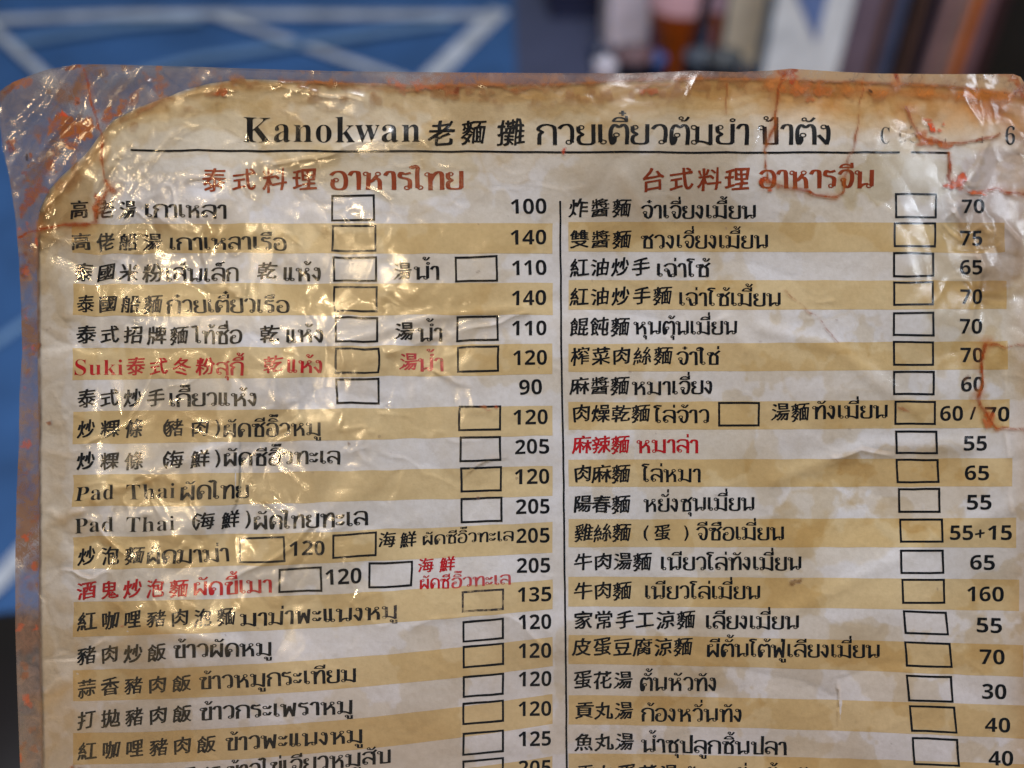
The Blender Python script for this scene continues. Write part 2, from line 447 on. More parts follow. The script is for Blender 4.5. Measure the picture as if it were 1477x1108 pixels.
def box(x0, y0, x1, y1, dl=0.0, dr=None, mat=None, w=3.1, skew=0):
    """tick box; dl is how much the right end sits lower (+) or higher (-)"""
    q = [(x0, y0), (x1, y0 + dl), (x1 + skew, y1), (x0 + skew, y1 - dl)]
    if dl: q = [(x0, y0), (x1, y0 + dl), (x1 + skew, y1 + (dl if dl < 0 else 0) * 0), (x0 + skew, y1 - dl)]
    # outer and inner quad, one frame
    cx = sum(p[0] for p in q) / 4; cy = sum(p[1] for p in q) / 4
    V = []; F = []
    N = 3
    def ring(off):
        c = []
        for i, (x, y) in enumerate(q):
            c.append((x - math.copysign(off, x - cx), y - math.copysign(off, y - cy)))
        r = []
        for i in range(4):
            a, b = c[i], c[(i + 1) % 4]
            for k in range(N): r.append((a[0] + (b[0] - a[0]) * k / N, a[1] + (b[1] - a[1]) * k / N))
        return r
    V = ring(0) + ring(w); n = 4 * N
    F = [(i, (i + 1) % n, n + (i + 1) % n, n + i) for i in range(n)]
    conform('tick_box', np.array(V, float), F, mat or M_BLACK)

def band(x0, x1, t0, b0, t1, b1, p=1.0):
    nx, ny = 48, 4; V = []; F = []
    for i in range(nx + 1):
        u = i / nx; x = x0 + (x1 - x0) * u; f = u ** p
        t = t0 + (t1 - t0) * f; b = b0 + (b1 - b0) * f
        for j in range(ny + 1): V.append((x, t + (b - t) * j / ny))
    for i in range(nx):
        for j in range(ny):
            a = i * (ny + 1) + j; F.append((a, a + 1, a + ny + 2, a + ny + 1))
    conform('tan_stripe', np.array(V, float), F, M_BAND, LIFT_BAND)

# ---- stripes: left column, right column
for q in [(323, 366, 322, 366, 1), (410, 456, 408, 454, 1), (503, 548, 496, 540, 1.2), (593, 640, 585, 628, 1.4),
          (685, 731, 672, 715, 1.5), (774, 821, 753, 797, 1.6), (868, 918, 836, 879, 1.7), (966, 1011, 919, 961, 1.8), (1057, 1103, 1001, 1044, 1.9), (1146, 1190, 1091, 1135, 1.9)]:
    band(105, 797, *q)
for q in [(320, 363, 322, 364, 1450), (404, 447, 405, 446, 1452), (496, 536, 492, 533, 1454), (580, 620, 576, 617, 1456), (663, 702, 661, 702, 1460),
          (749, 789, 747, 790, 1466), (832, 875, 836, 881, 1470), (916, 958, 931, 977, 1476), (1003, 1045, 1018, 1066, 1482), (1087, 1130, 1103, 1150, 1490)]:
    band(820, q[4], q[0], q[1], q[2], q[3], 1.5)

# ---- rules
V, F = line_strip([(188, 217), (500, 218), (1000, 220), (1298, 220)], 3); conform('heading_rule', np.array(V), F, M_BLACK)
V, F = line_strip([(1314, 220), (1369, 220)], 3); conform('heading_rule', np.array(V), F, M_BLACK)
V, F = line_strip([(808, 290), (809, 450), (813, 700), (816, 950), (818, 1150)], 2.8); conform('column_rule', np.array(V), F, M_BLACK)

# ---- heading
THPEN = (14, 7.5)
put_text([('la', 'Kanokwan', 352, 606, 205, 205, 36), ('cb', '老', 617, 653, 211, 211, 40), ('cb', '麵', 665, 706, 209, 209, 37), ('cb', '攤', 717, 761, 211, 211, 41),
          ('th', 'ก๋วยเตี๋ยวต้มยำ'.replace('ก๋', 'ก', 1), 774, 1078, 208, 208, 28), ('th', 'ป้าตัง', 1094, 1200, 208, 208, 28)], 'heading_lettering')
put_text([('la', 'C', 1271, 1284, 207, 207, 24)], 'phone_number'); put_text([('la', '6', 1450, 1464, 208, 208, 24)], 'phone_number')
put_text([('la', '0', 1296, 1309, 207, 207, 24), ('la', '3', 1312, 1325, 207, 207, 24), ('la', '1', 1360, 1366, 207, 207, 8), ('la', '4', 1408, 1420, 207, 207, 10)], 'phone_number', ink_mat('rubbed_black_ink', (0.05, 0.04, 0.04, 1), 0.85))
THPEN = (17, 9)
put_text([('cb', '泰式料理', 291, 457, 277, 277, 36), ('th', 'อาหารไทย', 476, 667, 273, 273, 25)], 'heading_lettering', M_BROWN)
put_text([('cb', '台式料理', 925, 1081, 276, 276, 36), ('th', 'อาหารจีน', 1095, 1260, 271, 271, 25)], 'heading_lettering', M_BROWN)
THPEN = (16, 10)

def cn(s, x0, x1, y0, y1=None, h=28): return ('cn', s, x0, x1, y0 + 1, (y1 if y1 is not None else y0) + 1, h)
def th(s, x0, x1, y0, y1=None, h=18.5): return ('th', s, x0, x1, y0, y1 if y1 is not None else y0, h)
def la(s, x0, x1, y0, y1=None, h=21): return ('la', s, x0, x1, y0, y1 if y1 is not None else y0, h)
def nu(s, x0, x1, y0, y1=None, h=21.5): return ('nu', s, x0, x1, y0, y1 if y1 is not None else y0, h)

LEFT = [
 ([cn('高佬湯', 102, 197, 315), th('เกาเหลา', 209, 326, 314)], 0),
 ([cn('高佬船湯', 104, 233, 361), th('เกาเหลาเรือ', 245, 412, 361)], 0),
 ([cn('泰國米粉', 108, 234, 406), th('เส้นเล็ก', 238, 343, 406), cn('乾', 372, 401, 404), th('แห้ง', 408, 463, 404), cn('湯', 567, 594, 404), th('น้ำ', 598, 632, 403)], 0),
 ([cn('泰國船麵', 110, 234, 451), th('ก๋วยเตี๋ยวเรือ', 240, 416, 451)], 0),
 ([cn('泰式招牌麵', 111, 272, 496), th('ไท้ซื่อ', 280, 347, 495), cn('乾', 375, 404, 494), th('แห้ง', 412, 466, 494), cn('湯', 569, 596, 491), th('น้ำ', 602, 636, 492)], 0),
 ([la('Suki', 108, 177, 541), cn('泰式冬粉', 182, 310, 541), th('สุกี้', 312, 349, 541), cn('乾', 380, 408, 538), th('แห้ง', 413, 467, 538)], 1),
 ([cn('湯', 575, 601, 534), th('น้ำ', 603, 638, 535)], 2),
 ([cn('泰式炒手', 111, 238, 587), th('เกี๊ยวแห้ง', 244, 371, 586, 585)], 0),
 ([cn('炒粿條', 111, 207, 631), cn('(', 226, 242, 630, h=27), cn('豬肉', 238, 302, 630), cn(')', 300, 316, 630, h=27), th('ผัดซีอิ๊วหมู', 321, 462, 630, 628)], 0),
 ([cn('炒粿條', 111, 207, 678), cn('(', 226, 242, 676, h=27), cn('海鮮', 238, 302, 675), cn(')', 300, 316, 674, h=27), th('ผัดซีอิ๊วทะเล', 321, 490, 672, 669)], 0),
 ([la('Pad', 109, 165, 723, 721), la('Thai', 183, 253, 721, 718), th('ผัดไทย', 260, 358, 720, 718)], 0),
 ([la('Pad', 109, 164, 769, 767), la('Thai', 183, 252, 767, 765), cn('(', 268, 284, 765, h=27), cn('海鮮', 282, 346, 764, 762), cn(')', 345, 361, 762, h=27), th('ผัดไทยทะเล', 365, 529, 763, 757)], 0),
 ([cn('炒泡麵', 111, 207, 815, 813), th('ผัดมาม่า', 210, 330, 813, 810), nu('120', 417, 469, 802, 800), cn('海鮮', 546, 601, 791, 789, h=25), th('ผัดซีอิ๊วทะเล', 609, 740, 786, 780, h=14)], 0),
 ([cn('酒鬼炒泡麵', 111, 272, 864, 861), th('ผัดขี้เมา', 279, 391, 858, 855)], 1),
 ([cn('海鮮', 603, 656, 826, 824, h=23)], 1), ([th('ผัดซี', 605, 648, 850, 848, h=14)], 1),
 ([th('อิ๊วทะเล', 651, 736, 848, 843, h=14)], 2),
 ([nu('120', 470, 522, 843, 841)], 0),
 ([cn('紅咖哩豬肉泡麵', 111, 340, 909, 902), th('มาม่าพะแนงห', 347, 548, 904, 893)], 0),
 ([th('มู', 551, 572, 893, 892)], 3),
 ([cn('豬肉炒飯', 111, 239, 959, 954), th('ข้าวผัดหมู', 249, 391, 949, 945)], 0),
 ([cn('蒜香豬肉飯', 111, 275, 1006, 998), th('ข้าวหมูกระเทียม', 286, 513, 995, 983)], 0),
 ([cn('打拋豬肉飯', 111, 276, 1052, 1042), th('ข้าวกระเพราหมู', 287, 508, 1039, 1029)], 0),
 ([cn('紅咖哩豬肉飯', 112, 311, 1097, 1086), th('ข้าวพะแนงหมู', 324, 522, 1083, 1071)], 0),
 ([cn('豬肉煎蛋飯', 150, 318, 1142, 1130), th('ข้าวไข่เจียวหมูสับ', 326, 562, 1124, 1100)], 0),
]
RIGHT = [
 ([cn('炸醬麵', 821, 910, 313), th('จ๋าเจี่ยงเมี้ยน', 925, 1090, 315)], 0),
 ([cn('雙醬麵', 822, 910, 358), th('ซวงเจี่ยงเมี้ยน', 924, 1108, 358)], 0),
 ([cn('紅油炒手', 822, 938, 399, 397), th('เฉ่าโซ้', 947, 1023, 399)], 0),
 ([cn('紅油炒手麵', 822, 969, 441, 439), th('เฉ่าโซ้เมี้ยน', 979, 1126, 441)], 0),
 ([cn('餛飩麵', 822, 908, 484), th('หุนตุ้นเมี่ยน', 914, 1063, 482)], 0),
 ([cn('榨菜肉絲麵', 823, 970, 526), th('จ๋าใช่', 976, 1037, 526)], 0),
 ([cn('麻醬麵', 823, 908, 569), th('หมาเจี่ยง', 912, 1028, 569, 568)], 0),
 ([cn('肉燥乾麵', 825, 938, 609), th('โล่จ้าว', 944, 1022, 610), cn('湯麵', 1112, 1168, 607), th('ทังเมี่ยน', 1172, 1280, 604, 603)], 0),
 ([cn('麻辣麵', 826, 908, 654), th('หมาล่า', 919, 1006, 653)], 1),
 ([cn('肉麻麵', 827, 909, 696), th('โล่หมา', 927, 1010, 695)], 0),
 ([cn('陽春麵', 827, 909, 740), th('หยั่งชุนเมี่ยน', 928, 1088, 738, 736)], 0),
 ([cn('雞絲麵', 828, 910, 781), cn('(', 920, 936, 780, h=24), cn('蛋', 943, 971, 780, h=25), cn(')', 978, 994, 780, h=24), th('จีซือเมี่ยน', 1005, 1131, 779)], 0),
 ([cn('牛肉湯麵', 828, 940, 823), th('เนียวโล่ทังเมี่ยน', 953, 1156, 822)], 0),
 ([cn('牛肉麵', 828, 911, 865), th('เนียวโล่เมี่ยน', 930, 1096, 864)], 0),
 ([cn('家常手工涼麵', 828, 1003, 907), th('เลียงเมี่ยน', 1018, 1152, 907)], 0),
 ([cn('皮蛋豆腐涼麵', 826, 999, 946), th('ผีตั้นโต้ฟู่เลียงเมี่ยน', 1019, 1269, 947, 949)], 0),
 ([cn('蛋花湯', 827, 912, 994), th('ตั้นหัวทัง', 923, 1034, 996)], 0),
 ([cn('貢丸湯', 829, 913, 1038), th('ก้องหวั่นทัง', 925, 1070, 1040, 1041)], 0),
 ([cn('魚丸湯', 829, 914, 1083), th('น้ำซุปลูกชิ้นปลา', 925, 1134, 1085, 1089)], 0),
 ([cn('貢丸蛋花湯', 830, 978, 1129), th('ก้องหวั่นตั้นทัง', 984, 1180, 1132)], 0),
]
MATS = [M_BLACK, M_RED, M_REDW, M_BLACKW]
for segs, m in LEFT + RIGHT: put_text(segs, 'dish_lettering', MATS[m])

for s, x0, x1, y in [('100', 737, 788, 308), ('140', 737, 788, 353), ('110', 738, 788, 397), ('140', 738, 788, 440), ('110', 739, 788, 484), ('120', 740, 789, 527),
        ('90', 749, 782, 569), ('120', 741, 790, 612), ('205', 743, 792, 655), ('120', 743, 792, 698), ('205', 744, 793, 741), ('205', 745, 793, 783), ('205', 746, 794, 826),
        ('135', 747, 795, 868), ('120', 748, 795, 908), ('120', 748, 795, 949), ('120', 748, 795, 990), ('120', 748, 795, 1033), ('125', 748, 795, 1076), ('205', 748, 795, 1118)]:
    put_text([nu(s, x0, x1, y + .5, y - .5)], 'price')
for s, x0, x1, y in [('70', 1387, 1419, 309), ('75', 1385, 1417, 353), ('65', 1385, 1417, 395), ('70', 1385, 1417, 438), ('70', 1385, 1417, 481), ('70', 1385, 1418, 523), ('60', 1386, 1419, 565),
        ('55', 1390, 1424, 650), ('65', 1392, 1427, 693), ('55', 1395, 1430, 735), ('65', 1400, 1435, 822), ('160', 1395, 1448, 867), ('55', 1409, 1445, 912),
        ('70', 1413, 1449, 958), ('30', 1417, 1452, 1008), ('40', 1421, 1457, 1056), ('40', 1426, 1461, 1104)]:
    put_text([nu(s, x0, x1, y, y + (1 if y > 850 else 0))], 'price')
put_text([nu('60', 1356, 1389, 607), cn('/', 1391, 1415, 608, h=25), nu('70', 1421, 1456, 608)], 'price')
put_text([nu('55', 1370, 1404, 779), cn('+', 1401, 1425, 782, h=26), nu('15', 1425, 1460, 779)], 'price')

for i, (x, y, x2, y2) in enumerate([(477, 281, 541, 319), (478, 325, 543, 363), (480, 370, 544, 406), (481, 413, 545, 450), (482, 457, 546, 494), (483, 502, 547, 539), (484, 546, 548, 583)]):
    box(x, y, x2, y2, -0.5)
for q in [(656, 370, 718, 406), (658, 456, 719, 492), (659, 500, 720, 536), (661, 586, 723, 621), (663, 630, 723, 665), (664, 674, 724, 709), (664, 718, 725, 753)]:
    box(*q, -1.5)
for q in [(346, 775, 411, 810), (480, 770, 543, 803), (401, 820, 465, 853), (532, 812, 595, 846)]: box(*q, -3)
box(666, 853, 727, 880, -4, mat=M_BLACKW)
for q in [(667, 896, 727, 922), (667, 932, 727, 959), (667, 975, 727, 1002), (667, 1014, 727, 1041), (667, 1057, 727, 1085), (667, 1097, 727, 1126)]: box(*q, -5)
box(1036, 580, 1096, 615, 0)
for q in [(1291, 279, 1351, 315), (1289, 321, 1350, 357), (1288, 364, 1348, 400), (1288, 406, 1347, 441), (1288, 450, 1348, 485), (1288, 492, 1347, 528), (1288, 535, 1348, 570), (1290, 578, 1350, 613)]:
    box(*q, 0)
for q in [(1291, 621, 1352, 655), (1292, 662, 1354, 697), (1295, 704, 1356, 740), (1297, 748, 1360, 783), (1298, 793, 1361, 828), (1300, 835, 1363, 871)]: box(*q, 0, skew=1)
for q in [(1302, 880, 1366, 917), (1304, 925, 1371, 964), (1307, 973, 1373, 1014), (1311, 1017, 1378, 1058), (1315, 1063, 1382, 1106)]: box(*q, 2.5, skew=3)

# ------------------------------------------------------------------ paper and film sheets
def sheet_grid(xl, yt, xr, yb, step):
    """xl = [(y, x)...] left edge, yt = [(x, y)...] top edge, xr = [(y, x)...] right edge"""
    ny = int((yb - 95) / step); nx = int(1480 / step)
    v = np.linspace(0, 1, ny)[:, None]; u = np.linspace(0, 1, nx)[None, :]
    y0 = 100 + (yb - 100) * v
    a = np.interp(y0, [p[0] for p in xl], [p[1] for p in xl]); b = np.interp(y0, [p[0] for p in xr], [p[1] for p in xr])
    x = a + (b - a) * u
    t = np.interp(x, [p[0] for p in yt], [p[1] for p in yt])
    y = t + (yb - t) * v
    return x, y

def grid_mesh(name, x, y, z, mat, parent):
    ny, nx = x.shape
    co = at_np(x, y, z).reshape(-1, 3).astype(np.float32)
    i = np.arange(ny * nx).reshape(ny, nx)
    q = np.stack([i[:-1, :-1], i[1:, :-1], i[1:, 1:], i[:-1, 1:]], -1).reshape(-1, 4)
    me = bpy.data.meshes.new(name); me.vertices.add(len(co)); me.vertices.foreach_set('co', co.ravel())
    me.loops.add(q.size); me.loops.foreach_set('vertex_index', q.ravel().astype(np.int32))
    me.polygons.add(len(q)); me.polygons.foreach_set('loop_start', np.arange(0, q.size, 4, dtype=np.int32))
    me.polygons.foreach_set('use_smooth', np.ones(len(q), bool))
    me.update(); me.validate(); me.materials.append(mat)
    o = bpy.data.objects.new(name, me); C.objects.link(o); o.parent = parent
    return o, me

PAPER_TOP = [(40, 420), (48, 370), (52, 330), (58, 300), (72, 272), (95, 248), (125, 222), (146, 192), (164, 172), (200, 155), (250, 136), (300, 121), (345, 114), (500, 119), (600, 123), (700, 121), (800, 121), (900, 116), (1000, 112), (1130, 114), (1300, 120), (1400, 126), (1477, 140), (1520, 150)]
PAPER_LEFT = [(100, 52), (420, 55), (600, 57), (700, 56), (900, 57), (1160, 62)]
x, y = sheet_grid(PAPER_LEFT, PAPER_TOP, [(100, 1500), (1160, 1500)], 1160, 5)
x = x + 1.5 * fbm(x, y, 25, 77, 2) * (x < 80); y = y + 2.0 * fbm(x, y, 25, 78, 2) * ss(60, 0, y - np.interp(x, [p[0] for p in PAPER_TOP], [p[1] for p in PAPER_TOP]))
po, pm = grid_mesh('paper', x, y, relief(x, y), M_PAPER, menu)
sol = po.modifiers.new('thickness', 'SOLIDIFY'); sol.thickness = 0.0001; sol.offset = -1

FILM_CREASES = [([(395, 235), (480, 215), (640, 165)], .00020, 6), ([(560, 505), (640, 478), (760, 452)], .00018, 6), ([(470, 300), (482, 372), (476, 470)], .00018, 5),
    ([(120, 640), (180, 610), (230, 520)], .00016, 6), ([(160, 700), (300, 680), (430, 600)], .00016, 6), ([(300, 850), (420, 790), (470, 730)], .00020, 6), ([(75, 760), (130, 745), (180, 800), (150, 900)], .00018, 6),
    ([(60, 1000), (170, 905), (200, 880)], .00016, 6), ([(1020, 470), (1080, 440), (1200, 430)], .00010, 5), ([(1200, 660), (1240, 645), (1290, 655)], .00014, 5), ([(1380, 300), (1420, 380), (1400, 470)], .00022, 6),
    ([(1440, 190), (1400, 260), (1470, 340)], .00012, 6), ([(1455, 500), (1448, 600), (1462, 740)], .00016, 6), ([(600, 900), (720, 880), (790, 930)], .00008, 6), ([(210, 115), (150, 190), (60, 300)], .00035, 6),
    ([(150, 100), (90, 180), (20, 260)], .00035, 6), ([(95, 100), (50, 160), (10, 200)], .00030, 6), ([(270, 130), (400, 120), (520, 140)], .00020, 6)]
def film_height(x, y):
    m = crumple(x, y)
    patch = ss(-.12, .28, fbm(x, y, 75, 330, 3)) * 0.85 + 0.15          # creases gather in patches, the film between lies flat
    s = 0.16 + 0.90 * m * patch
    wx = x + 26 * fbm(x, y, 70, 301, 3); wy = y + 26 * fbm(x, y, 70, 302, 3)
    h = 0.00055 * facets(wx, wy, 84, 9, 1.7) + 0.00022 * facets(wx * 1.1 + 31, wy * 0.8, 36, 10, 1.9) * (0.3 + m)
    rid = 1 - np.abs(fbm(wx, wy, 70, 311, 3)) * 2.2
    h = h + 0.00016 * np.clip(rid, 0, 1) ** 3
    h = h * s * 0.85
    cr = blob(x, y, 80, 200, 130, 130)
    t = (x * 0.80 + y * 0.60)
    h = h + cr * 0.00045 * vnoise(t + 8 * vnoise(x, y, 70, 5), (x - y) * 0.10, 15, 402)
    jx = x + 5 * vnoise(x, y, 40, 611); jy = y + 5 * vnoise(x, y, 40, 612)
    for pts, a, w in FILM_CREASES:
        xs = [p[0] for p in pts]; ys = [p[1] for p in pts]
        k = (x > min(xs) - 40) & (x < max(xs) + 40) & (y > min(ys) - 40) & (y < max(ys) + 40)
        d = seg_dist(jx[k], jy[k], pts); q = np.zeros(x.shape)
        q[k] = a * np.exp(-d / w) * ss(-.5, .1, vnoise(x[k], y[k], 55, 613)); h = h + q
    cr2 = ss(150, 120, y)
    h = h + cr2 * 0.00010 * vnoise(x * 0.6 + y * 0.5, y * 0.1, 14, 404)
    return h

CRACKS = [  # (points, half width, strength) sauce drawn into cracks of the film
 ([(146, 200), (150, 250), (158, 268), (140, 300), (137, 322), (100, 325), (60, 330), (26, 342)], 2.2, 0.95),
 ([(118, 100), (130, 140), (142, 175), (146, 200)], 1.8, 0.75), ([(158, 268), (165, 275)], 3, 0.8),
 ([(1132, 104), (1124, 130), (1119, 170), (1104, 215), (1102, 240), (1110, 262)], 1.9, 0.95), ([(1128, 104), (1150, 104)], 3.5, 0.9),
 ([(1110, 262), (1140, 272), (1180, 280), (1205, 283), (1217, 275), (1218, 262)], 2.2, 0.95), ([(1247, 108), (1240, 160), (1232, 205), (1222, 240), (1218, 262)], 1.0, 0.55),
 ([(1309, 152), (1314, 178), (1322, 192), (1335, 202), (1370, 207), (1405, 203), (1440, 192)], 2.4, 0.9), ([(1292, 105), (1297, 118)], 3.0, 0.9),
 ([(1368, 222), (1368, 252), (1376, 266), (1395, 275), (1418, 277), (1440, 273), (1477, 281)], 1.8, 0.95),
 ([(1422, 498), (1419, 520), (1416, 560), (1412, 575), (1424, 600), (1436, 617)], 2.4, 0.95), ([(1422, 499), (1450, 498), (1490, 496)], 1.3, 0.8), ([(1436, 617), (1460, 619), (1490, 617)], 1.6, 0.85),
 ([(1130, 420), (1175, 455), (1208, 494)], 0.9, 0.5), ([(1468, 118), (1475, 140)], 2.5, 0.7), ([(1455, 116), (1470, 112)], 3, 0.6),
 ([(1232, 205), (1236, 185)], 1, .5), ([(1048, 120), (1046, 165)], 1.0, 0.45),
]
MARKS = [  # blobs: x, y, rx, ry, angle, colour, opacity
 (140, 290, 8, 14, 0.2, (0.36, 0.09, 0.03), .85), (158, 262, 8, 10, 0.2, (0.45, 0.14, 0.05), .5), (1343, 180, 8, 13, -.3, (0.75, 0.13, 0.03), .95), (1380, 263, 14, 8, -.6, (0.60, 0.13, 0.03), .85), (1402, 274, 18, 5, .15, (0.62, 0.14, 0.03), .8),
 (1112, 258, 13, 9, -.4, (0.50, 0.10, 0.03), .7), (1330, 198, 9, 10, 0.4, (0.60, 0.2, 0.06), .5), (1352, 207, 22, 5, 0, (0.58, 0.18, 0.05), .6), (1428, 605, 7, 14, .3, (0.60, 0.15, 0.04), .6),
 (112, 185, 52, 20, -.25, (0.36, 0.15, 0.05), .92), (158, 165, 30, 16, -.5, (0.38, 0.15, 0.04), .85), (60, 255, 14, 40, .3, (0.30, 0.11, 0.05), .6), (38, 300, 8, 26, .1, (0.30, 0.10, 0.04), .7), (200, 140, 34, 10, -.4, (.36, .17, .08), .6), (34, 380, 6, 22, 0, (.18, .07, .05), .6), (90, 168, 6, 4, 0, (0.7, 0.10, 0.03), .7), (110, 150, 6, 6, 0, (0.38, 0.13, 0.06), .6),
 (30, 115, 13, 9, -.4, (0.40, 0.17, 0.06), .6), (12, 127, 9, 5, -.4, (0.2, 0.08, 0.05), .6), (105, 97, 14, 5, 0, (0.25, 0.10, 0.05), .7), (145, 105, 12, 8, 0, (0.22, 0.15, 0.08), .5), (178, 106, 10, 7, 0, (0.22, 0.14, 0.08), .5),
 (212, 112, 16, 10, 0, (0.34, 0.17, 0.09), .5), (15, 212, 10, 12, 0, (0.25, 0.08, 0.04), .75), (70, 130, 6, 5, 0, (.3, .2, .1), .4), (45, 238, 6, 4, 0, (.2, .1, .06), .6), (40, 228, 3, 3, 0, (.05, .04, .04), .8),
 (318, 128, 9, 6, -.4, (0.45, 0.14, 0.05), .75), (590, 124, 26, 8, .1, (0.48, 0.16, 0.06), .6), (640, 128, 28, 6, .1, (0.42, 0.15, 0.07), .5), (662, 128, 4, 4, 0, (.2, .06, .03), .8), (935, 131, 14, 5, .1, (0.5, 0.16, 0.06), .6),
 (1140, 107, 14, 7, 0, (0.42, 0.07, 0.02), .85), (1190, 128, 30, 12, .2, (0.58, 0.22, 0.07), .55), (1150, 125, 14, 9, 0, (0.6, 0.22, 0.06), .5), (1165, 112, 8, 5, 0, (.3, .12, .08), .5),
 (1258, 132, 3, 3, 0, (.04, .03, .03), .9), (690, 392, 3, 2, 0, (.2, .12, .06), .5), (590, 350, 2, 2, 0, (.2, .12, .06), .5), (1470, 130, 6, 12, .5, (.22, .06, .03), .7), (1450, 112, 16, 5, .2, (.35, .12, .05), .5),
 (181, 905, 6, 4, 0, (.5, .16, .08), .75), (708, 592, 7, 3, -.3, (.55, .18, .06), .7), (695, 588, 6, 3, .3, (.5, .2, .08), .5), (1303, 590, 8, 3, .3, (.45, .2, .1), .4), (716, 587, 3, 3, 0, (.7, .15, .05), .7),
 (813, 218, 3, 5, 0, (.6, .1, .06), .8), (1150, 838, 9, 3, -.5, (.25, .16, .09), .5), (112, 150, 2, 2, 0, (.1, .05, .04), .8), (69, 475, 3, 3, 0, (.2, .1, .05), .5), (70, 610, 3, 3, 0, (.3, .12, .04), .8),
 (120, 1108, 14, 8, 0, (.45, .16, .06), .6), (1395, 545, 3, 3, 0, (.2, .12, .06), .4), (1225, 620, 2, 2, 0, (.2, .12, .06), .4), (505, 640, 2, 2, 0, (.2, .1, .06), .4),
]
rs = random.Random(8)
for k in range(44):      # grime caught in the left margin of the film
    yy = rs.uniform(250, 1110); hot = rs.random() < 0.45
    MARKS.append((rs.uniform(28, 52), yy, rs.uniform(2, 6.5), rs.uniform(3, 9), rs.uniform(-.6, .6), (.62, .13, .04) if hot else (.30, .14, .08), rs.uniform(.3, .8)))
for k in range(60):
    MARKS.append((rs.uniform(60, 1470), rs.uniform(150, 1100), rs.uniform(.9, 1.9), rs.uniform(.9, 1.9), 0, (.2, .1, .06), rs.uniform(.2, .5)))

